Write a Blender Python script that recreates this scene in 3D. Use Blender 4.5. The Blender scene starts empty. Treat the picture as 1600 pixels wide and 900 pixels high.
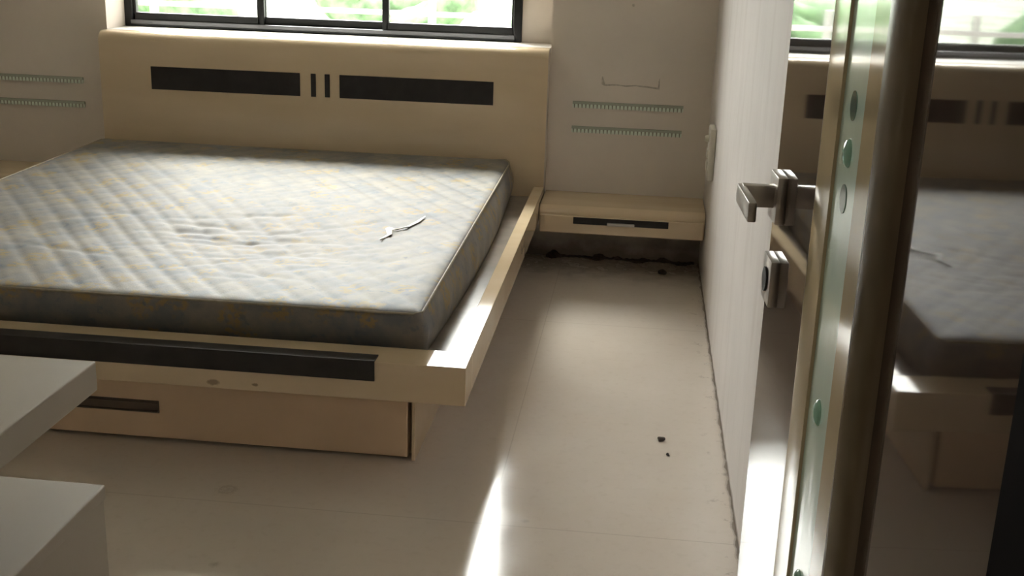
import bpy, bmesh, math, random
from mathutils import Vector, Matrix
random.seed(7)
sc = bpy.context.scene
COL = sc.collection

# ------------------------------------------------------------------ camera
cam = bpy.data.cameras.new('camera')
cam_o = bpy.data.objects.new('camera', cam); COL.objects.link(cam_o)
cam.sensor_width = 36.0
cam.lens = 36.0 * 1831.7 / 1600.0
cam.clip_start = 0.02
yaw, pitch, roll = math.radians(-5.96345), math.radians(16.90522), math.radians(-1.89814)
fw = Vector((math.sin(yaw)*math.cos(pitch), math.cos(yaw)*math.cos(pitch), -math.sin(pitch)))
rt = Vector((math.cos(yaw), -math.sin(yaw), 0.0))
dn = fw.cross(rt)
r2 = math.cos(roll)*rt + math.sin(roll)*dn
d2 = -math.sin(roll)*rt + math.cos(roll)*dn
M = Matrix((r2, -d2, -fw)).transposed().to_4x4()
M.translation = Vector((0, 0, 1.4))
cam_o.matrix_world = M
sc.camera = cam_o

# ------------------------------------------------------------------ view
vs = sc.view_settings
vs.view_transform = 'Standard'; vs.look = 'None'; vs.gamma = 1.0; vs.use_curve_mapping = False
vs.exposure = 0.50

# ------------------------------------------------------------------ sky
# overcast sky with a broad bright patch where the sun stands behind the cloud
SKY_BASE, SKY_PATCH, SKY_POW = 4.0, 22.0, 6.0
SUN_DIR = Vector((-.32, .85, .66)).normalized()
w = bpy.data.worlds.new('sky'); sc.world = w; w.use_nodes = True
nt = w.node_tree; nt.nodes.clear()
tc = nt.nodes.new('ShaderNodeTexCoord')
def wmath(op, a, b):
    x = nt.nodes.new('ShaderNodeMath'); x.operation = op
    for q, v in ((0, a), (1, b)):
        if isinstance(v, bpy.types.NodeSocket): nt.links.new(v, x.inputs[q])
        else: x.inputs[q].default_value = v
    return x.outputs[0]
dt = nt.nodes.new('ShaderNodeVectorMath'); dt.operation = 'DOT_PRODUCT'
nt.links.new(tc.outputs['Generated'], dt.inputs[0]); dt.inputs[1].default_value = SUN_DIR
lobe = wmath('POWER', wmath('MAXIMUM', dt.outputs['Value'], 0.0), SKY_POW)
bg = nt.nodes.new('ShaderNodeBackground'); bg.inputs[0].default_value = (1.0, .95, .935, 1)
wo = nt.nodes.new('ShaderNodeOutputWorld')
nt.links.new(wmath('ADD', wmath('MULTIPLY', lobe, SKY_PATCH), SKY_BASE), bg.inputs[1])
nt.links.new(bg.outputs[0], wo.inputs[0])

# the sun itself, veiled by thin cloud
sun = bpy.data.lights.new('sun', 'SUN'); sun.energy = 9.0; sun.angle = math.radians(24); sun.color = (1.0, .97, .93)
sun_o = bpy.data.objects.new('sun', sun); COL.objects.link(sun_o)
sun_o.rotation_euler = Vector((-.36, .80, 1.12)).to_track_quat('Z', 'Y').to_euler()
sun_o.location = (-6, 14, 14)

# fill lamp added in the unseen hall to brighten camera-facing surfaces
HALL_FILL_W = 9.0

# ------------------------------------------------------------------ key dimensions
XW, YB, ZC, XL = 0.30, 5.13, 2.60, -3.12          # right wall, back wall, ceiling, left wall
NX0, NX1, YN, WZ0, WZ1 = -2.40, -0.40, 5.34, 0.925, 2.15   # window niche
FY = 0.62                                          # room side of the front wall

# ------------------------------------------------------------------ helpers
def lin(r, g, b):
    f = lambda c: (c/12.92 if c <= 0.04045 else ((c+0.055)/1.055)**2.4)
    return (f(r/255.0), f(g/255.0), f(b/255.0), 1.0)

class MB:
    """collects shapes into one bmesh"""
    def __init__(s): s.bm = bmesh.new()
    def box(s, x0, x1, y0, y1, z0, z1, bev=0.0, seg=2, mi=0):
        b = bmesh.new()
        bmesh.ops.create_cube(b, size=1.0)
        for v in b.verts:
            v.co = Vector((x0+(v.co.x+.5)*(x1-x0), y0+(v.co.y+.5)*(y1-y0), z0+(v.co.z+.5)*(z1-z0)))
        if bev > 0:
            bmesh.ops.bevel(b, geom=list(b.edges), offset=bev, segments=seg, profile=0.5, affect='EDGES')
        s._add(b, mi); return s
    def prism(s, pts, axis, a0, a1, mi=0, bev=0.0):
        """extrude a closed 2-D outline along an axis: 'x' pts=(y,z), 'y' pts=(x,z), 'z' pts=(x,y)"""
        b = bmesh.new()
        def P(p, a):
            return {'x': (a, p[0], p[1]), 'y': (p[0], a, p[1]), 'z': (p[0], p[1], a)}[axis]
        lo = [b.verts.new(P(p, a0)) for p in pts]; hi = [b.verts.new(P(p, a1)) for p in pts]
        n = len(pts)
        b.faces.new(lo); b.faces.new(hi)
        for i in range(n): b.faces.new((lo[i], lo[(i+1) % n], hi[(i+1) % n], hi[i]))
        bmesh.ops.recalc_face_normals(b, faces=list(b.faces))
        if bev > 0:
            ed = [e for e in b.edges if (e.verts[0] in lo) == (e.verts[1] in lo)]
            bmesh.ops.bevel(b, geom=ed, offset=bev, segments=2, profile=0.5, affect='EDGES')
        s._add(b, mi); return s
    def tube(s, pts, r, n=8, closed=False, mi=0):
        b = bmesh.new(); rings = []
        N = len(pts); pts = [Vector(p) for p in pts]
        for i, p in enumerate(pts):
            a = pts[(i-1) % N] if (closed or i > 0) else p
            c = pts[(i+1) % N] if (closed or i < N-1) else p
            t = (c-a).normalized()
            u = t.cross(Vector((0, 0, 1)))
            if u.length < 1e-3: u = t.cross(Vector((1, 0, 0)))
            u.normalize(); v = t.cross(u)
            rr = r(i/(N-1)) if callable(r) else r
            rings.append([b.verts.new(p+rr*(math.cos(k*2*math.pi/n)*u+math.sin(k*2*math.pi/n)*v)) for k in range(n)])
        for i in range(N if closed else N-1):
            A, B = rings[i], rings[(i+1) % N]
            for k in range(n): b.faces.new((A[k], A[(k+1) % n], B[(k+1) % n], B[k]))
        if not closed: b.faces.new(rings[0]); b.faces.new(rings[-1])
        bmesh.ops.recalc_face_normals(b, faces=list(b.faces))
        s._add(b, mi); return s
    def blob(s, c, rx, ry, rz, seed=0, rough=0.25, sub=3, mi=0):
        b = bmesh.new(); bmesh.ops.create_icosphere(b, subdivisions=sub, radius=1.0)
        rnd = random.Random(seed)
        ws = [(Vector((rnd.uniform(-1, 1), rnd.uniform(-1, 1), rnd.uniform(-1, 1))).normalized(), rnd.uniform(2, 5), rnd.uniform(0, 6)) for _ in range(8)]
        for v in b.verts:
            k = 1+sum(math.sin(d.dot(v.co)*f+ph) for d, f, ph in ws)*rough/4
            v.co = Vector((c[0]+v.co.x*rx*k, c[1]+v.co.y*ry*k, c[2]+v.co.z*rz*k))
        s._add(b, mi); return s
    def _add(s, b, mi=0):
        for f in b.faces: f.material_index = mi
        me = bpy.data.meshes.new('tmp'); b.to_mesh(me); b.free()
        s.bm.from_mesh(me); bpy.data.meshes.remove(me)
    def build(s, name, mat, parent=None, loc=(0, 0, 0), smooth=False, rot=None):
        me = bpy.data.meshes.new(name)
        bmesh.ops.recalc_face_normals(s.bm, faces=list(s.bm.faces))
        s.bm.to_mesh(me); s.bm.free()
        for m in (mat if isinstance(mat, (list, tuple)) else [mat]): me.materials.append(m)
        for p in me.polygons: p.use_smooth = bool(smooth)
        if smooth and smooth is not True: me.set_sharp_from_angle(angle=math.radians(smooth))
        o = bpy.data.objects.new(name, me); COL.objects.link(o)
        o.location = loc
        if rot: o.rotation_euler = rot
        if parent: o.parent = parent
        return o

def tag(o, label, cat, group=None, kind=None):
    o['label'] = label; o['category'] = cat
    if group: o['group'] = group
    if kind: o['kind'] = kind
    return o
def thing(name, label, cat, loc, rotz=0.0, group=None, kind=None):
    o = bpy.data.objects.new(name, None); COL.objects.link(o)
    o.empty_display_size = 0.1
    o.location = loc; o.rotation_euler = (0, 0, rotz)
    return tag(o, label, cat, group, kind)
def copy_tree(o, parent=None):
    c = o.copy(); COL.objects.link(c)
    if parent: c.parent = parent
    for ch in [x for x in bpy.data.objects if x.parent == o]: copy_tree(ch, c)
    return c

class NT:
    """tiny node builder"""
    def __init__(s, name):
        s.m = bpy.data.materials.new(name); s.m.use_nodes = True
        s.t = s.m.node_tree; s.b = s.t.nodes['Principled BSDF']
        s.out = s.t.nodes['Material Output']
    def n(s, ty, **kw):
        x = s.t.nodes.new(ty)
        for k, v in kw.items(): setattr(x, k, v)
        return x
    def l(s, a, b): s.t.links.new(a, b)
    def val(s, sock, v):
        if hasattr(v, 'links') or isinstance(v, bpy.types.NodeSocket): s.l(v, sock)
        else: sock.default_value = v
    def obj(s): return s.n('ShaderNodeTexCoord').outputs['Object']
    def map(s, vec, scale=(1, 1, 1), rot=(0, 0, 0), loc=(0, 0, 0)):
        x = s.n('ShaderNodeMapping'); s.l(vec, x.inputs[0])
        x.inputs['Scale'].default_value = scale; x.inputs['Rotation'].default_value = rot; x.inputs['Location'].default_value = loc
        return x.outputs[0]
    def noise(s, vec, scale, detail=3.0, rough=0.5, dist=0.0):
        x = s.n('ShaderNodeTexNoise'); s.l(vec, x.inputs['Vector'])
        x.inputs['Scale'].default_value = scale; x.inputs['Detail'].default_value = detail
        x.inputs['Roughness'].default_value = rough; x.inputs['Distortion'].default_value = dist
        return x.outputs[0]
    def math(s, op, a, b=0.0, c=0.0):
        x = s.n('ShaderNodeMath', operation=op)
        s.val(x.inputs[0], a); s.val(x.inputs[1], b); s.val(x.inputs[2], c)
        return x.outputs[0]
    def ramp(s, fac, a, b):
        x = s.n('ShaderNodeMapRange'); x.clamp = True
        s.val(x.inputs[0], fac); x.inputs[1].default_value = a; x.inputs[2].default_value = b
        return x.outputs[0]
    def mix(s, fac, a, b):
        x = s.n('ShaderNodeMix', data_type='RGBA')
        s.val(x.inputs[0], fac); s.val(x.inputs[6], a); s.val(x.inputs[7], b)
        return x.outputs[2]
    def xyz(s, vec):
        x = s.n('ShaderNodeSeparateXYZ'); s.l(vec, x.inputs[0]); return x.outputs
    def bump(s, h, strength=0.2, dist=0.01):
        x = s.n('ShaderNodeBump'); x.inputs['Strength'].default_value = strength; x.inputs['Distance'].default_value = dist
        s.l(h, x.inputs['Height']); s.l(x.outputs[0], s.b.inputs['Normal'])
    def set(s, color=None, rough=None, spec=None, metal=None, ior=None, coat=None, trans=None, sheen=None):
        B = s.b.inputs
        for k, v in (('Base Color', color), ('Roughness', rough), ('Specular IOR Level', spec), ('Metallic', metal), ('IOR', ior), ('Coat Weight', coat), ('Transmission Weight', trans), ('Sheen Weight', sheen)):
            if v is not None: s.val(B[k], v)
        return s.m
    def spot(s, x, y, cx, cy, r, nz, ax=1.0, soft=0.35):
        """1 inside a ragged round spot"""
        dx = s.math('MULTIPLY', s.math('SUBTRACT', x, cx), ax); dy = s.math('SUBTRACT', y, cy)
        d = s.math('SQRT', s.math('ADD', s.math('MULTIPLY', dx, dx), s.math('MULTIPLY', dy, dy)))
        d = s.math('ADD', d, s.math('MULTIPLY', s.math('SUBTRACT', nz, 0.5), r*1.2))
        return s.ramp(d, r, r*(1-soft))

def plain(name, color, rough, spec=0.5, metal=0.0, var=0.06, vscale=8.0, bump=0.0, bscale=200.0, coat=0.0):
    k = NT(name); o = k.obj()
    nz = k.noise(o, vscale, 4)
    dark = tuple(c*(1-var*2) for c in color[:3])+(1,)
    lite = tuple(min(1, c*(1+var)) for c in color[:3])+(1,)
    k.set(color=k.mix(k.ramp(nz, .3, .7), dark, lite), rough=rough, spec=spec, metal=metal, coat=coat)
    if bump: k.bump(k.noise(o, bscale, 3), bump, 0.002)
    return k.m

# ------------------------------------------------------------------ materials
def m_floor():
    k = NT('cream_tile'); o = k.obj(); X, Y, Z = k.xyz(o)
    nz = k.noise(o, 2.2, 5, .6); fine = k.noise(o, 40, 3); vfine = k.noise(o, 120, 3)
    base = k.mix(k.ramp(nz, .3, .7), (.66, .585, .515, 1), (.72, .65, .585, 1))
    base = k.mix(k.math('MULTIPLY', k.ramp(fine, .55, .75), .12), base, (.42, .34, .25, 1))
    # tile joints
    def joint(c, off, pitch, wd):
        f = k.math('MODULO', k.math('ADD', k.math('SUBTRACT', c, off), 100*pitch), pitch)
        f = k.math('MINIMUM', f, k.math('SUBTRACT', pitch, f))
        return k.ramp(f, wd, wd*.4)
    jx = joint(X, -0.307, 2.4, .0022); jy = joint(Y, 2.58, 1.6, .0028)
    j = k.math('MAXIMUM', jx, jy)
    base = k.mix(k.math('MULTIPLY', j, .2), base, (.20, .15, .10, 1))
    # dirt along the right wall, the back wall and a few spots
    d = k.math('SUBTRACT', XW, X)
    d = k.math('ADD', d, k.math('MULTIPLY', k.math('SUBTRACT', k.noise(o, 14, 4), .5), .030))
    dirt = k.ramp(d, .010, .003)
    band = k.math('MULTIPLY', k.ramp(k.math('SUBTRACT', XW, X), .07, .02), k.ramp(k.noise(o, 22, 3, .6), .60, .70))
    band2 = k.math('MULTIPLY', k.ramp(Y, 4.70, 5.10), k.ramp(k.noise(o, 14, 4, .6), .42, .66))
    dirt = k.math('MAXIMUM', dirt, k.math('MULTIPLY', band, .8))
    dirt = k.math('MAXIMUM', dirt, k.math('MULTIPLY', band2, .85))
    for (cx, cy, r, am) in ((-.997, 2.646, .03, .55), (-.899, 2.284, .014, .35), (-.22, 2.61, .012, .3)):
        dirt = k.math('MAXIMUM', dirt, k.math('MULTIPLY', k.spot(X, Y, cx, cy, r, vfine, soft=.8), am))
    base = k.mix(k.math('MULTIPLY', dirt, .85), base, (.13, .09, .06, 1))
    rg = k.math('ADD', .095, k.math('MULTIPLY', k.ramp(k.noise(o, 6, 4), .35, .7), .07))
    rg = k.math('ADD', rg, k.math('MULTIPLY', dirt, .4))
    k.set(color=base, rough=rg, spec=.85)
    k.bump(k.noise(o, 3.0, 2), .03, .01)
    return k.m
def m_wall(name, col, streak=0.0):
    k = NT(name); o = k.obj(); X, Y, Z = k.xyz(o)
    nz = k.noise(o, 3.0, 5, .6)
    c = k.mix(k.ramp(nz, .25, .75), tuple(v*.90 for v in col)+(1,), tuple(col)+(1,))
    if streak:
        s1 = k.noise(k.map(o, (7, 8, 1.2)), 1.0, 5, .65)
        c = k.mix(k.math('MULTIPLY', k.ramp(s1, .50, .72), streak), c, (.36, .29, .25, 1))
        s2 = k.noise(k.map(o, (30, 60, 5)), 1.0, 3, .6)
        c = k.mix(k.math('MULTIPLY', k.ramp(s2, .56, .72), streak*.3), c, (.80, .77, .74, 1))
        # grime at the foot of the wall
        g = k.math('ADD', Z, k.math('MULTIPLY', k.math('SUBTRACT', k.noise(o, 18, 4), .5), .03))
        c = k.mix(k.math('MULTIPLY', k.ramp(g, .018, .004), .8), c, (.15, .10, .07, 1))
        k.bump(k.noise(k.map(o, (22, 26, 6)), 1.0, 4, .6), .3, .004)
    else:
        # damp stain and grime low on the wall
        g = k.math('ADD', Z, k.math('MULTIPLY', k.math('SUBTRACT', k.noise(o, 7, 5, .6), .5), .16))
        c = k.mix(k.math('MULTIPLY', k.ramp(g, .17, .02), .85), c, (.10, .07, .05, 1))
        k.bump(k.noise(o, 60, 3), .12, .003)
    k.set(color=c, rough=.72, spec=.3)
    return k.m
MAT = {}
MAT['floor'] = m_floor()
MAT['wall_back'] = m_wall('beige_wall_paint', (.78, .70, .625))
MAT['wall_right'] = m_wall('whitewashed_wall_paint', (.71, .665, .64), .25)
MAT['ceiling'] = plain('ceiling_paint', (.80, .77, .72, 1), .8)
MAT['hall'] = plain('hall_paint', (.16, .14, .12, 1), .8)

def m_cream():
    k = NT('cream_laminate'); o = k.obj()
    nz = k.noise(k.map(o, (1.5, 6, 6)), 1.0, 4)
    c = k.mix(k.ramp(nz, .3, .7), (.60, .47, .315, 1), (.68, .545, .385, 1))
    k.set(color=c, rough=.07, spec=.5)
    return k.m
MAT['cream'] = m_cream()
def m_foot():
    k = NT('cream_laminate_chipped'); o = k.obj(); X, Y, Z = k.xyz(o)
    nz = k.noise(k.map(o, (1.5, 6, 6)), 1.0, 4); fine = k.noise(o, 90, 3)
    c = k.mix(k.ramp(nz, .3, .7), (.60, .47, .315, 1), (.68, .545, .385, 1))
    for cx, cz, r in ((.332, .244, .009), (.445, .246, .005)):
        c = k.mix(k.math('MULTIPLY', k.spot(X, Z, cx, cz, r, fine, ax=.5), .6), c, (.10, .065, .04, 1))
    k.set(color=c, rough=.07, spec=.5)
    return k.m
MAT['foot'] = m_foot()
MAT['drawer_face'] = plain('tan_laminate', (.74, .545, .37, 1), .25, var=.05, vscale=3)
MAT['deck'] = plain('greyed_deck_board', (.33, .285, .25, 1), .22, var=.1)
MAT['wenge'] = plain('dark_wenge_inlay', (.026, .022, .022, 1), .45, spec=.3, var=.15, vscale=20)
MAT['handle'] = plain('brown_channel_handle', (.10, .072, .052, 1), .4, var=.12)
MAT['frame'] = plain('dark_aluminium', (.011, .012, .013, 1), .4, spec=.35, var=.1)
MAT['track'] = plain('grey_aluminium_track', (.17, .17, .185, 1), .35, metal=.2)
MAT['white'] = plain('white_laminate', (.50, .45, .38, 1), .5, spec=.3, var=.02, vscale=3)
MAT['marble'] = plain('polished_white_sill', (.76, .73, .69, 1), .55, spec=.3, var=.03)
MAT['steel'] = plain('brushed_steel', (.50, .47, .44, 1), .30, metal=1.0, vscale=30, bump=.05)
MAT['black'] = plain('dark_void', (.008, .007, .007, 1), .6)
MAT['jamb'] = plain('dark_frame_wood', (.008, .006, .006, 1), .8, spec=.02, var=.15, vscale=15)
MAT['plastic'] = plain('ivory_plastic', (.66, .62, .53, 1), .35, var=.02)
MAT['dirt'] = plain('dry_dirt', (.085, .062, .048, 1), .95, var=.25, vscale=60, bump=.5)
MAT['pebble'] = plain('grey_grit', (.10, .085, .07, 1), .9, var=.2, vscale=80, bump=.5)
MAT['scrap'] = plain('white_paper', (.84, .83, .80, 1), .6, var=.02)
MAT['piping'] = plain('piping_cord', (.36, .315, .235, 1), .7, var=.1, vscale=60)
MAT['tape'] = plain('old_adhesive', (.50, .445, .38, 1), .6, var=.15, vscale=60)

def m_door():
    k = NT('dark_brown_gloss_laminate'); o = k.obj()
    g = k.noise(k.map(o, (30, 30, 1.2)), 1.0, 5, .6)
    c = k.mix(k.ramp(g, .3, .7), (.040, .027, .022, 1), (.058, .040, .032, 1))
    k.set(color=c, rough=.035, spec=.62)
    k.bump(k.noise(k.map(o, (3, 3, 14)), 1.0, 2), .018, .004)
    return k.m
MAT['door'] = m_door()
MAT['flank_shade'] = plain('shade_brown_moulding', (.125, .095, .055, 1), .25, spec=.5, var=.1, vscale=5)  # shade side of the cream moulding, put into a darker colour
MAT['moulding'] = plain('cream_gloss_moulding', (.42, .345, .215, 1), .09, spec=.55, var=.05, vscale=5)

def m_green_glass():
    k = NT('frosted_green_glass'); o = k.obj()
    nz = k.noise(k.map(o, (4, 4, 1.3)), 1.0, 4)
    c = k.mix(k.ramp(nz, .3, .7), (.50, .66, .57, 1), (.62, .76, .67, 1))
    k.set(color=c, rough=.12, spec=.55, coat=.3)
    k.bump(k.noise(k.map(o, (25, 25, 9)), 1.0, 3), .12, .004)
    return k.m
MAT['gglass'] = m_green_glass()
MAT['oval'] = plain('clear_etched_oval', (.085, .14, .11, 1), .12, spec=.6, var=.1)
k = NT('clear_green_bead'); k.set(color=(.45, .72, .60, 1), rough=.05, spec=.7, trans=.6, ior=1.5); MAT['cabochon'] = k.m

def m_strip():
    k = NT('beaded_green_glass'); o = k.obj(); X, Y, Z = k.xyz(o)
    f = k.math('FRACT', k.math('MULTIPLY', X, 1/.0165))
    tri = k.math('ABSOLUTE', k.math('SUBTRACT', f, .5))
    z = k.math('DIVIDE', Z, .028)
    # light slanted beads on the lower half, plain green on the upper
    m = k.math('MULTIPLY', k.ramp(k.math('ADD', tri, k.math('MULTIPLY', z, -.18)), .05, .15), k.ramp(z, .66, .56))
    c = k.mix(k.ramp(z, .56, .66), (.27, .27, .215, 1), (.385, .405, .34, 1))
    c = k.mix(m, c, (.72, .80, .70, 1))
    k.set(color=c, rough=.2, spec=.5)
    return k.m
MAT['strip'] = m_strip()

def m_mattress():
    k = NT('quilted_floral_ticking'); o = k.obj(); X, Y, Z = k.xyz(o)
    wob = k.noise(o, 16, 3)
    base = k.mix(k.ramp(k.noise(o, 9, 4, .6), .35, .65), (.150, .155, .168, 1), (.255, .225, .185, 1))
    v = k.n('ShaderNodeTexVoronoi'); v.inputs['Scale'].default_value = 7.5; v.inputs['Randomness'].default_value = .55
    mp = k.n('ShaderNodeVectorMath', operation='ADD')
    ns = k.n('ShaderNodeTexNoise'); ns.inputs['Scale'].default_value = 22
    k.l(o, ns.inputs['Vector'])
    sc_ = k.n('ShaderNodeVectorMath', operation='SCALE'); k.l(ns.outputs[1], sc_.inputs[0]); sc_.inputs['Scale'].default_value = .07
    k.l(o, mp.inputs[0]); k.l(sc_.outputs[0], mp.inputs[1]); k.l(mp.outputs[0], v.inputs['Vector'])
    fl = k.ramp(v.outputs['Distance'], .40, .26)
    speck = k.ramp(k.noise(o, 55, 2), .42, .55)
    base = k.mix(k.math('MULTIPLY', k.math('MULTIPLY', fl, speck), .75), base, (.32, .22, .075, 1))
    lf = k.ramp(k.noise(o, 30, 3, .6), .60, .68)
    base = k.mix(k.math('MULTIPLY', lf, .55), base, (.10, .125, .165, 1))
    # worn brownish patch in the middle
    st = k.spot(X, Y, -1.05, 3.60, .42, wob, ax=.6, soft=.7)
    base = k.mix(k.math('MULTIPLY', st, .3), base, (.165, .125, .10, 1))
    k.set(color=base, rough=.58, spec=.32, sheen=.05)
    k.bump(k.noise(o, 260, 2), .25, .002)
    return k.m
MAT['mattress'] = m_mattress()

k = NT('window_glass')
tr = k.n('ShaderNodeBsdfTransparent'); gl = k.n('ShaderNodeBsdfGlossy'); gl.inputs['Roughness'].default_value = .02
fr = k.n('ShaderNodeLayerWeight'); fr_ = k.math('MULTIPLY_ADD', k.math('POWER', fr.outputs['Facing'], 5.0), .7, .05)
mx = k.n('ShaderNodeMixShader'); tr.inputs[0].default_value = (.95, .98, .96, 1)
k.l(fr_, mx.inputs[0]); k.l(tr.outputs[0], mx.inputs[1]); k.l(gl.outputs[0], mx.inputs[2]); k.l(mx.outputs[0], k.out.inputs[0])
MAT['glass'] = k.m
MAT['lawn'] = plain('lawn_green', (.44, .50, .38, 1), .9, var=.25, vscale=.6)
MAT['leaf'] = plain('leaf_green', (.22, .36, .18, 1), .8, var=.3, vscale=6)
MAT['bark'] = plain('bark', (.12, .09, .06, 1), .9)
MAT['rail'] = plain('fence_paint', (.60, .59, .58, 1), .6)

# ------------------------------------------------------------------ the room shell
def struct(o, label, cat):
    return tag(o, label, cat, kind='structure')
T = .14
m = MB().box(XL-T, XW+T, -1.9, YB+.5, -.12, 0)
struct(m.build('floor', MAT['floor']), 'cream glossy tiled floor with faint joints and dirt spots', 'floor')
m = MB().box(XL-T, XW+T, FY-.14, YB+.5, ZC, ZC+.12)
struct(m.build('ceiling', MAT['ceiling']), 'plain painted ceiling above the room', 'ceiling')
# back wall with its shallow window niche (outer face at YN+.1)
YO = YN+.10
FX0, FX1 = -2.40, -.551        # window frame
m = MB()
m.box(XL-T, NX0, YB, YO, 0, ZC).box(NX1, XW+T, YB, YO, 0, ZC)
m.box(NX0, NX1, YB, YO, 0, WZ0-.021).box(NX0, NX1, YN-.02, YO, WZ0-.021, WZ0-.0005).box(NX0, NX1, YB, YO, WZ1, ZC)
m.box(FX1, NX1, YN, YO, WZ0, WZ1)
struct(m.build('wall_back', MAT['wall_back']), 'beige wall with the window niche above the bed', 'wall')
m = MB().box(XW, XW+T, -1.9, YB, 0, ZC)
struct(m.build('wall_right', MAT['wall_right']), 'rough whitewashed wall at right with streaks and grimy foot', 'wall')
m = MB().box(XL-T, XL, FY-.14, YB, 0, ZC)
struct(m.build('wall_left', MAT['wall_back']), 'beige wall at the far left behind the side unit', 'wall')
m = MB().box(XL-T, -.78, FY-.14, FY, 0, ZC).box(-.78, XW, FY-.14, FY, 2.14, ZC)
struct(m.build('wall_front', MAT['wall_back']), 'beige wall with the doorway the room is seen from', 'wall')
# concrete sun shade over the window outside
m = MB().box(-3.0, .25, YO+.001, YO+.36, 2.18, 2.26, .004)
struct(m.build('trim_3', plain('grey_concrete', (.42, .40, .37, 1), .9)), 'concrete shade slab above the window outside', 'window shade')
# hall behind the camera
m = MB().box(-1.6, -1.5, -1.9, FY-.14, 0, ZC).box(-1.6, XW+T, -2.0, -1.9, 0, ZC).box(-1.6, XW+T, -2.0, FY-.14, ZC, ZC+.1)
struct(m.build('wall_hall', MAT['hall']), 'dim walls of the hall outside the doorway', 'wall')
# door lining
m = MB().box(.226, XW, FY-.15, .664, 0, 2.15, .004)
m.box(-.78, -.735, FY-.15, FY+.012, 0, 2.15, .004).box(-.735, .226, FY-.15, FY+.012, 2.105, 2.15, .004)
struct(m.build('trim_1', MAT['jamb']), 'black-brown door frame at the right edge beside the glossy door', 'door frame')

# ------------------------------------------------------------------ window
win = thing('window_1', 'dark framed three-pane sliding window above the headboard', 'window', ((FX0+FX1)/2, YN-.02, WZ0), kind='structure')
wx0, wx1 = FX0-(FX0+FX1)/2, FX1-(FX0+FX1)/2
H = WZ1-WZ0
def frame_ring(x0, x1, z0, z1, t, tb, y0, y1, bev=.004):
    m = MB(); m.box(x0, x0+t, y0, y1, z0, z1, bev).box(x1-t, x1, y0, y1, z0, z1, bev)
    m.box(x0+t*.5, x1-t*.5, y0, y1, z0, z0+tb, bev).box(x0+t*.5, x1-t*.5, y0, y1, z1-t, z1, bev); return m
frame_ring(wx0, wx1, .0, H, .038, .022, 0, .075).build('window_frame', MAT['frame'], win)
m = MB()
for i in range(3): m.box(wx0+.03, wx1-.03, -.004+i*.022, .006+i*.022, .012, .030, .002)
m.build('sill_track', MAT['track'], win)
xs = [wx0+.032, -1.752+1.4755, -1.175+1.4755, wx1-.030]
for i in range(3):
    a, b = xs[i], xs[i+1]
    y0 = (.010, .032, .010)[i]
    s_ = frame_ring(a-.014, b+.014, .024, H-.02, (.034, .030, .032)[i], .040, y0, y0+.022, .005).build('sash', MAT['frame'], win)
    MB().box(a+.004, b-.004, y0+.009, y0+.013, .05, H-.05).build('pane', MAT['glass'], s_)

# ------------------------------------------------------------------ outside
m = MB().box(-12, 8, YO+.02, 7.6, -1.0, -.88)
struct(m.build('bounce_slab', plain('pale_bounce', (.58, .54, .50, 1), .85)), 'unseen pale slab added under the window to bounce daylight indoors', 'reflector')  # out of view, added to bounce neutral daylight up to the ceiling
m = MB().box(-40, 40, 7.6, 70, -1.0, -.9)
tag(m.build('lawn', MAT['lawn']), 'bright green lawn outside beyond the window', 'lawn', kind='stuff')
fn = thing('garden_fence', 'grey post and rail fence standing on the lawn outside the window', 'fence', (-2.5, 8.2, -.9))
for i in range(9):
    MB().box(-4.0+i, -3.95+i, -.03, .03, 0, 1.86, .008).build('post', MAT['rail'], fn)
for z in (.55, 1.15, 1.72):
    MB().box(-4.2, 4.3, -.05, -.032, z, z+.035, .006).build('rail', MAT['rail'], fn)
def shrub(x, y, r, h, seed, label):
    t = thing('shrub', label, 'shrub', (x, y, -.885), group='shrubs on the lawn outside')
    rnd = random.Random(seed)
    m = MB()
    for i in range(9):
        a = rnd.uniform(0, 6.28); q = rnd.uniform(0, .55)*r
        m.blob((q*math.cos(a), q*math.sin(a), h*(.66+.2*rnd.random())), r*.5, r*.5, h*.28, seed*20+i, .5, 3)
    m.build('foliage', MAT['leaf'], t, smooth=True)
    m = MB()
    for i in range(4):
        a = i*1.6
        m.tube([(0.02*i, 0, 0), (.1*r*math.cos(a), .1*r*math.sin(a), h*.25), (.3*r*math.cos(a), .3*r*math.sin(a), h*.6)], lambda u: .03*(1.2-u), 6)
    m.build('stem', MAT['bark'], t)
shrub(-1.2, 14, 1.0, 1.3, 3, 'shrub on the lawn outside, seen through the right window pane')
shrub(-3.6, 17, 1.3, 1.4, 4, 'shrub on the lawn outside, seen through the middle window pane')
shrub(-6.4, 15, 1.1, 1.5, 5, 'shrub on the lawn outside, seen through the left window pane')

# ------------------------------------------------------------------ bed
BX, BY = -1.40, 2.767          # centre line, front of the foot rail
bed = thing('platform_bed', 'cream laminate platform bed with dark inlays under the window', 'bed', (BX, BY, 0))
L = lambda x: x-BX
W = lambda y: y-BY
RZ0, RZ1 = .228, .333
YH = 5.03
# base box and its drawer
m = MB().box(L(-2.236), L(-.564), W(2.945), W(YH-.02), 0, RZ0-.001, .002)
for x0, x1 in ((-2.245, -2.235), (-.565, -.555)): m.box(L(x0), L(x1), W(2.900), W(YH-.02), 0, RZ0-.0005, .0015)
m.build('base_box', MAT['cream'], bed)
dr = MB().box(L(-2.224), L(-.576), W(2.898), W(2.9445), .010, RZ0-.006, .003).build('drawer', MAT['drawer_face'], bed)
m = MB(); hx0, hx1, hz0, hz1 = L(-1.525), L(-1.278), .086, .122
m.box(hx0, hx1, W(2.894), W(2.8985), hz0, hz1, .001)
for z in (hz0+.003, hz1-.007): m.box(hx0+.003, hx1-.003, W(2.889), W(2.8945), z, z+.004, .0015)
m.build('drawer_handle', MAT['handle'], dr)
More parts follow.
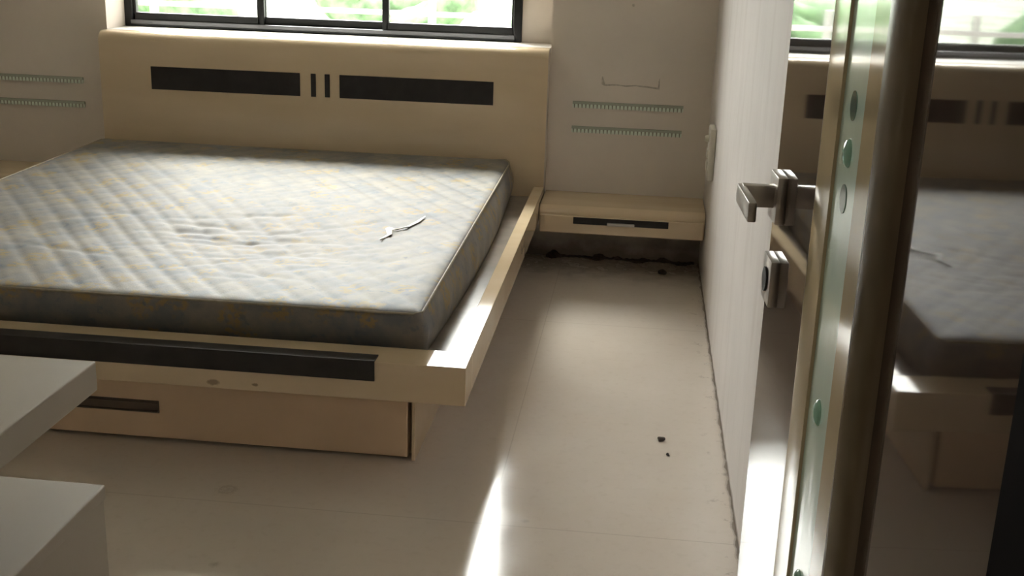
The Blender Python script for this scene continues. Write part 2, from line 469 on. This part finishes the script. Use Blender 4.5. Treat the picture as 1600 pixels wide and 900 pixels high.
# rails (side profile with the raised lip) and deck
DZ = .288
def rail(x0, x1, inner):
    m = MB(); m.box(x0, x1, W(BY+.1175), W(YH-.0005), RZ0, RZ1, .0015); return m
rail(L(-.445), L(-.40), 0).build('side_rail', MAT['cream'], bed)
rail(L(-2.40), L(-2.355), 0).build('side_rail', MAT['cream'], bed)
f_ = MB().box(L(-2.40), L(-.40), 0, .1174, RZ0, RZ1, .0015).build('foot_rail', MAT['foot'], bed)
f_.location = (0, 0, 0)
m = MB().prism([(-.0035, .281), (-.0035, RZ1+.0035), (.046, RZ1+.0035), (.046, RZ1-.001), (.001, RZ1-.004), (.001, .281)], 'x', L(-2.163), L(-.637))
m.build('inlay', MAT['wenge'], f_)
MB().box(L(-2.3545), L(-.4455), W(BY+.1175), W(YH-.001), RZ0+.0005, DZ).build('deck', MAT['deck'], bed)
# headboard: rounded at the top, reaching back to the sill
r = .045
prof = [(W(YH), .2285), (W(YH), WZ0+.0-r)]
for i in range(1, 9):
    a = math.pi/2*i/8
    prof.append((W(YH)+r-r*math.cos(a), WZ0-r+r*math.sin(a)))
prof += [(W(YN-.022), WZ0), (W(YN-.022), WZ0-.012), (W(YB-.002), WZ0-.012), (W(YB-.002), .05)]
hb = MB()
hb.prism([(p[0], p[1]) for p in prof[:10]]+[(W(YB-.0006), WZ0), (W(YB-.0006), .2285)], 'x', L(-2.398), L(-.402))
hb = hb.build('headboard', MAT['cream'], bed, smooth=40)
for x0, x1 in ((-2.163, -1.487), (-1.438, -1.416), (-1.376, -1.354), (-1.310, -.634)):
    MB().box(L(x0), L(x1), W(YH)-.003, W(YH)+.004, .680, .780, .001).build('inlay', MAT['wenge'], hb)
# white stone sill in the niche behind the headboard top
m = MB().box(NX0+.001, NX1-.001, YB+.0005, YN-.021, WZ0-.02, WZ0)
struct(m.build('trim_2', MAT['marble']), 'white window sill behind the top of the headboard', 'window sill')

# ------------------------------------------------------------------ mattress
def mattress():
    X0, X1, Y0, Y1 = -2.405, -.545, 2.915, 5.012
    Z0 = DZ+.001
    nx, ny, nz = 170, 190, 8
    b = bmesh.new()
    rcf, rcb = .022, .075      # plan corner radius
    cx, cy = (X0+X1)/2, (Y0+Y1)/2
    hx, hy = (X1-X0)/2, (Y1-Y0)/2
    rnd = random.Random(3)
    cre = []
    for i in range(46):
        x = rnd.gauss(-1.15, .30); y = rnd.gauss(3.52, .20)
        cre.append((x, y, rnd.gauss(.15, .28), rnd.uniform(.07, .20), rnd.uniform(.012, .022), rnd.uniform(.0015, .0045)))
    def ztop(x, y):
        u = (y-Y0)/(Y1-Y0)
        z = .428+.026*u
        # sag in the middle
        z -= .020*math.exp(-(((x+1.15)/.50)**2+((y-3.55)/.38)**2))
        z -= .010*math.exp(-(((x+2.0)/.4)**2+((y-3.5)/.12)**2))
        z += .006*math.sin(x*4.1+1)*math.sin(y*3.3)
        # quilting: diagonal stitch lines both ways
        p = .085
        for s, am in ((1, .0030), (-1, .0016)):
            q = (x*.80*s+y*.60)/p+.10*math.sin(x*7+y*5)
            q -= math.floor(q)
            z -= am*math.exp(-((q-.5)/.13)**2)
        for (a, c, th, ln, wd, am) in cre:
            dx, dy = x-a, y-c
            if abs(dx) > .35 or abs(dy) > .35: continue
            e = dx*math.cos(th)+dy*math.sin(th); g = -dx*math.sin(th)+dy*math.cos(th)
            z -= am*math.exp(-(e/ln)**2-(g/wd)**2)
        return z
    def plan(i, j):
        x = -1+2*i/nx; y = -1+2*j/ny
        X, Y = cx+hx*x, cy+hy*y
        # round the plan corners
        rc = rcf if Y < cy else rcb
        ex = max(0, abs(X-cx)-(hx-rc)); ey = max(0, abs(Y-cy)-(hy-rc))
        if ex > 0 and ey > 0:
            l = math.hypot(ex, ey); mx_ = max(ex, ey)
            k = mx_/l
            X = cx+math.copysign(hx-rc+ex*k, X-cx); Y = cy+math.copysign(hy-rc+ey*k, Y-cy)
        return X, Y
    top = {}
    rim = .014
    for i in range(nx+1):
        for j in range(ny+1):
            X, Y = plan(i, j)
            d = min(hx-abs(X-cx), hy-abs(Y-cy)); d = max(d, 0)
            fall = .007*math.exp(-(d/rim)**1.2)
            k = min(1, d/.05)
            z = ztop(X, Y)*k+(.426+.026*(Y-Y0)/(Y1-Y0))*(1-k)-fall
            top[i, j] = b.verts.new((X, Y, z))
    for i in range(nx):
        for j in range(ny): b.faces.new((top[i, j], top[i+1, j], top[i+1, j+1], top[i, j+1]))
    per = [(i, 0) for i in range(nx)]+[(nx, j) for j in range(ny)]+[(i, ny) for i in range(nx, 0, -1)]+[(0, j) for j in range(ny, 0, -1)]
    prev = [top[q] for q in per]
    rimpts = [v.co.copy() for v in prev]
    for s in range(1, nz+1):
        t = s/nz; cur = []
        for v, q in zip(rimpts, per):
            X, Y = v.x, v.y
            out = .016*math.sin(math.pi*t)+.002*math.sin((X+Y)*37+t*5)*math.sin(math.pi*t)
            ox = (X-cx)/hx; oy = (Y-cy)/hy
            nX = math.copysign(max(0, (abs(ox)-.9)/.1), ox); nY = math.copysign(max(0, (abs(oy)-.9)/.1), oy)
            XX = X+out*nX; YY = Y+out*nY
            if nY < 0: YY += .030*t*(-nY)            # foot end leans back under
            if nX > 0: XX += .030*t*math.sin(math.pi*min(1, max(0, (Y-Y0)/(Y1-Y0))))   # right side leans out at its foot
            if nX < 0: XX += .056*t*(-nX)            # left side spills over the rail lip
            if nY > 0: YY = min(YY, YH-.006)
            cur.append(b.verts.new((XX, YY, v.z+(Z0-v.z)*t)))
        n = len(per)
        for a in range(n): b.faces.new((prev[a], prev[(a+1) % n], cur[(a+1) % n], cur[a]))
        prev = cur
    b.faces.new(prev)
    bmesh.ops.recalc_face_normals(b, faces=list(b.faces))
    mb = MB(); mb.bm.free(); mb.bm = b
    t = thing('mattress', 'grey quilted mattress with faded yellow floral pattern on the bed', 'mattress', (cx, cy, Z0))
    back = (-cx, -cy, -Z0)
    mb.build('ticking', MAT['mattress'], t, back, smooth=True)
    bot = [v for v in rimpts]
    step = 4
    pts = [p+Vector((0, 0, 0)) for p in rimpts[::step]]
    pts = [Vector((p.x, min(p.y, YH-.008), p.z)) for p in pts]
    MB().tube(pts, .0036, 8, closed=True).build('piping', MAT['piping'], t, back, smooth=True)
    return ztop
ztop = mattress()

# torn paper scrap on the mattress
pts = []
ctrl = [(-.725, 3.93), (-.738, 3.86), (-.755, 3.79), (-.790, 3.74), (-.815, 3.76), (-.800, 3.70), (-.812, 3.62)]
m = MB()
b = bmesh.new(); prev = None
rnd = random.Random(9)
for i, (x, y) in enumerate(ctrl):
    wd = (.004, .009, .008, .004, .011, .008, .003)[i]
    z = ztop(x, y)+.0038+.001*rnd.random()
    row = [b.verts.new((x-wd, y-.004, z)), b.verts.new((x, y+.003, z+.0015+.002*rnd.random())), b.verts.new((x+wd, y, z+.002)), b.verts.new((x, y-.002, z-.0025))]
    if prev:
        for a in range(4): b.faces.new((prev[a], prev[(a+1) % 4], row[(a+1) % 4], row[a]))
    else: b.faces.new(row)
    prev = row
b.faces.new(prev); bmesh.ops.recalc_face_normals(b, faces=list(b.faces))
m.bm.free(); m.bm = b
tag(m.build('paper_scrap', MAT['scrap']), 'thin torn white scrap lying on the mattress top', 'scrap')

# ------------------------------------------------------------------ wall-hung bedside drawers
def bedside(xc, label):
    t = thing('bedside_drawer_unit', label, 'nightstand', (xc, YB-.001, 0), group='wall-hung bedside drawer units')
    hw, D, z0, z1 = .347, .330, .190, .300
    r = .034
    prof = [(0, z0+.004), (0, z1), ]
    prof += [(-D+.020+r, z1)]
    for i in range(1, 9):
        a = math.pi/2*i/8
        prof.append((-D+.020+r-r*math.sin(a), z1-r+r*math.cos(a)))
    prof += [(-D+.020, z0+.004)]
    MB().prism(prof, 'x', -hw, hw).build('body', MAT['cream'], t, smooth=40)
    d = MB().box(-hw+.004, hw-.004, -D, -D+.0198, z0, z1-r-.001, .004).build('drawer_front', MAT['cream'], t)
    MB().box(-.202, .196, -D-.002, -D+.003, .233, .262, .001).build('inlay', MAT['wenge'], d)
    m = MB().box(-.060, .055, -D-.012, -D-.0005, .233, .246, .003)
    m.build('drawer_pull', MAT['steel'], d)
    return t
nst = bedside(-.0505, 'cream wall-hung bedside drawer right of the bed by the whitewashed wall')
n2 = copy_tree(nst); n2.location.x = -2.752
n2['label'] = 'cream wall-hung bedside drawer left of the bed, half hidden by the mattress'

# ------------------------------------------------------------------ beaded strips on the wall
def strip(x0, x1, z, label):
    L_ = x1-x0; p = .0165; n = int(L_/p)
    out = [(0, .028), (0, .003)]
    for i in range(n):
        out += [(i*p+p*.3, 0), (i*p+p*.7, 0), ((i+1)*p, .003)]
    out += [(n*p, .028)]
    o = MB().prism(out, 'y', -.010, 0).build('beaded_strip', MAT['strip'], None, (x0, YB-.0005, z))
    return tag(o, label, 'wall strip', 'beaded green strips on the back wall')
s1 = strip(-.296, .197, .674, 'beaded pale green strip right of the bed, upper of the pair')
for x0, z, lb in ((-.296, .566, 'beaded pale green strip right of the bed, lower of the pair'),
                  (-3.006, .676, 'beaded strip left of the bed, upper of the pair in shade'),
                  (-3.006, .566, 'beaded strip left of the bed, lower of the pair in shade')):
    c = s1.copy(); COL.objects.link(c); c.location = (x0, YB-.0005, z); c['label'] = lb

# adhesive residue of something removed
m = MB()
y0, y1 = -.0012, 0
m.prism([(-.125, .006), (-.112, 0), (-.06, .004), (-.02, .0), (.02, .004), (.07, 0), (.125, -.006), (.125, .002), (.07, .007), (.02, .010), (-.02, .006), (-.06, .009), (-.110, .007), (-.121, .04), (-.125, .04)], 'y', y0, y1)
m.prism([(.118, 0), (.125, 0), (.124, .045), (.119, .03)], 'y', y0, y1)
tag(m.build('adhesive_mark', MAT['tape'], None, (-.05, YB-.0002, .773)), 'faint U-shaped adhesive mark on the wall above the beaded strips', 'mark')
m = MB().tube([(0, 0, 0), (0, -.007, 0)], .006, 10).tube([(0, -.006, 0), (0, -.012, -.002)], .0035, 8)
tag(m.build('wall_screw', MAT['tape'], None, (-.058, YB-.0005, 1.118), smooth=30), 'small dark screw in the wall high above the bedside drawer', 'screw')

# switch plate on the right wall
sw = thing('switch_plate', 'ivory switch plate on the whitewashed wall near the far corner', 'switch', (XW-.0005, 4.66, .485))
MB().box(-.024, 0, -.065, .065, 0, .205, .005).build('plate', MAT['plastic'], sw, smooth=30)
for z in (.05, .10):
    MB().box(-.029, -.0235, -.030, .030, z-.018, z+.018, .003).build('rocker', MAT['plastic'], sw)
MB().tube([(-.023, 0, .158), (-.034, 0, .158), (-.040, 0, .158)], lambda u: .015-.004*u, 14).build('regulator_knob', MAT['plastic'], sw, smooth=40)

# ------------------------------------------------------------------ door (open, almost flat against the right wall)
A = math.radians(2.757)
door = thing('door_1', 'open glossy dark brown door with green glass strip at right', 'door', (.2742*math.cos(A), .2742*math.sin(A), 0), A, kind='structure')
# local frame: y runs along the leaf to the latch, -x is the room side face at x = 0
ZD = 2.09
U0, U1 = .672, 1.640
MB().box(0, .036, U0, U1, .006, ZD, .002).build('door_leaf', MAT['door'], door)
hgt = .020
m = MB()
def quarter(c, sgn, n=8):      # rounded outer flank of a moulding
    return [(-hgt*math.cos(math.pi/2*i/n), c+sgn*(.024 if sgn > 0 else .040)*math.sin(math.pi/2*i/n)) for i in range(n+1)]
GA, GB = 1.191, 1.084          # glass between the two mouldings
pa = [(0.001, GA), (-hgt, GA)]+quarter(1.262, 1)+[(0.001, 1.286)]
MB().prism(pa, 'z', .01, ZD-.004).build('moulding', MAT['moulding'], door, smooth=40)
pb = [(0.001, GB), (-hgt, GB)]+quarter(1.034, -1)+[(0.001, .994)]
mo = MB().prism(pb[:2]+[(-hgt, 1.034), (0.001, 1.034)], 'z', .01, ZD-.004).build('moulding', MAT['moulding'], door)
MB().prism([(0.001, 1.0335)]+pb[2:], 'z', .01, ZD-.004).build('shaded_flank', MAT['flank_shade'], mo, smooth=40)  # camera-facing flank of the moulding, its shade painted in as dark brown
gs = MB().box(-.0165, .001, GB+.0005, GA-.0005, .012, ZD-.006).build('glass_strip', MAT['gglass'], door)
uc = (GA+GB)/2+.005
def oval(z, big):
    b = bmesh.new(); n = 28
    ry, rz = (.0135, .0145)
    if not big:
        m = MB(); m.prism([(uc+ry*math.cos(i*2*math.pi/n), z+rz*math.sin(i*2*math.pi/n)) for i in range(n)], 'x', -.0172, -.0163)
        m.build('etched_oval', MAT['oval'], gs)
    else:
        m = MB(); m.blob((-.0165, uc, z), .006, ry, rz, 0, 0, 3)
        m.build('glass_cabochon', MAT['cabochon'], gs, smooth=True)
zz = [(1.251, 0), (1.205, 1), (1.160, 0), (.934, 1), (.735, 1), (1.60, 0), (1.55, 1), (1.50, 0)]
for z, bg_ in zz: oval(z, bg_)

# lever handle and escutcheon
def sq(c, z, s, t, bev=.0015): return MB().box(-t, .0005, c-s/2, c+s/2, z-s/2, z+s/2, bev)
hd = sq(1.575, 1.068, .064, .013).build('handle_rose', MAT['steel'], door, smooth=30)
m = MB().box(-.055, -.009, 1.565, 1.584, 1.054, 1.084, .002)
m.box(-.061, -.050, 1.462, 1.584, 1.057, 1.083, .002)
m.build('lever', MAT['steel'], hd, smooth=30)
es = sq(1.572, .953, .064, .012).build('escutcheon', MAT['steel'], door, smooth=30)
m = MB().tube([(-.010, 1.572, .953), (-.0150, 1.572, .953)], .017, 18)
m.build('keyhole', MAT['black'], es, smooth=40)

# ------------------------------------------------------------------ white two-tier side unit
ux, uy = -.84, 1.676
su = thing('two_tier_side_unit', 'white two-tier laminate unit at the left foreground facing the bed', 'side unit', (ux, uy, 0))
UX0 = XL-ux+.002
UY0 = FY-uy+.002
MB().box(UX0, 0, UY0, 0, .672, .722, .003).build('top_slab', MAT['white'], su)
MB().box(UX0, 0, UY0, 0, .478, .504, .003).build('lower_top', MAT['white'], su)
MB().box(UX0+.02, -.003, UY0+.02, -.003, 0, .4779, .002).build('cabinet', MAT['white'], su)
MB().box(UX0, -1.15, UY0, -.12, .5042, .6718, .002).build('support', MAT['white'], su)

# ------------------------------------------------------------------ grit on the floor
def lump(x, y, r, h, seed, label, mat='pebble'):
    m = MB().blob((0, 0, h*.75), r, r*.8, h, seed, .5, 3)
    return tag(m.build('pebble', MAT[mat], None, (x, y, 0), smooth=True), label, 'pebble', 'loose grit on the floor')
lump(.120, 3.16, .012, .007, 1, 'larger dark grit lump on the sunlit tile right of the bed')
lump(.137, 3.061, .005, .004, 2, 'tiny grit crumb just in front of the larger lump on the tile')
lump(.139, 4.932, .014, .010, 3, 'dark crumb on the floor below the right bedside drawer', 'dirt')
m = MB(); rnd = random.Random(4)
b = bmesh.new(); n = 70; rows = []
for i in range(n+1):
    x = -.385+.665*i/n
    h = .003+.020*max(0, math.sin(i*.43)*math.sin(i*.17+1))+.006*rnd.random(); wd = .012+.035*max(0, math.sin(i*.31+.6))+.012*rnd.random()
    rows.append([b.verts.new((x, YB-.002, 0.0005)), b.verts.new((x, YB-.002, h)), b.verts.new((x, YB-wd*.5, h*.7)), b.verts.new((x, YB-wd, .0005))])
for i in range(n):
    for a in range(4): b.faces.new((rows[i][a], rows[i][(a+1) % 4], rows[i+1][(a+1) % 4], rows[i+1][a]))
b.faces.new(rows[0]); b.faces.new(rows[-1])
m.bm.free(); m.bm = b
tag(m.build('dirt_heap', MAT['dirt'], smooth=True), 'ridge of dark dirt along the wall foot below the right bedside drawer', 'dirt', kind='stuff')

# ------------------------------------------------------------------ added fill lamp in the hall
hl = thing('hall_fill_lamp', 'added fill lamp in the unseen hall outside the doorway', 'lamp', (-.8, -1.0, ZC))
MB().tube([(0, 0, 0), (0, 0, -.03)], .14, 24).build('fill_lamp_base', MAT['white'], hl, smooth=30)
ld = bpy.data.lights.new('fill_light', 'AREA'); ld.shape = 'DISK'; ld.size = .26; ld.energy = HALL_FILL_W; ld.color = (1, .88, .72)
lo = bpy.data.objects.new('fill_light', ld); COL.objects.link(lo); lo.parent = hl; lo.location = (0, 0, -.035)
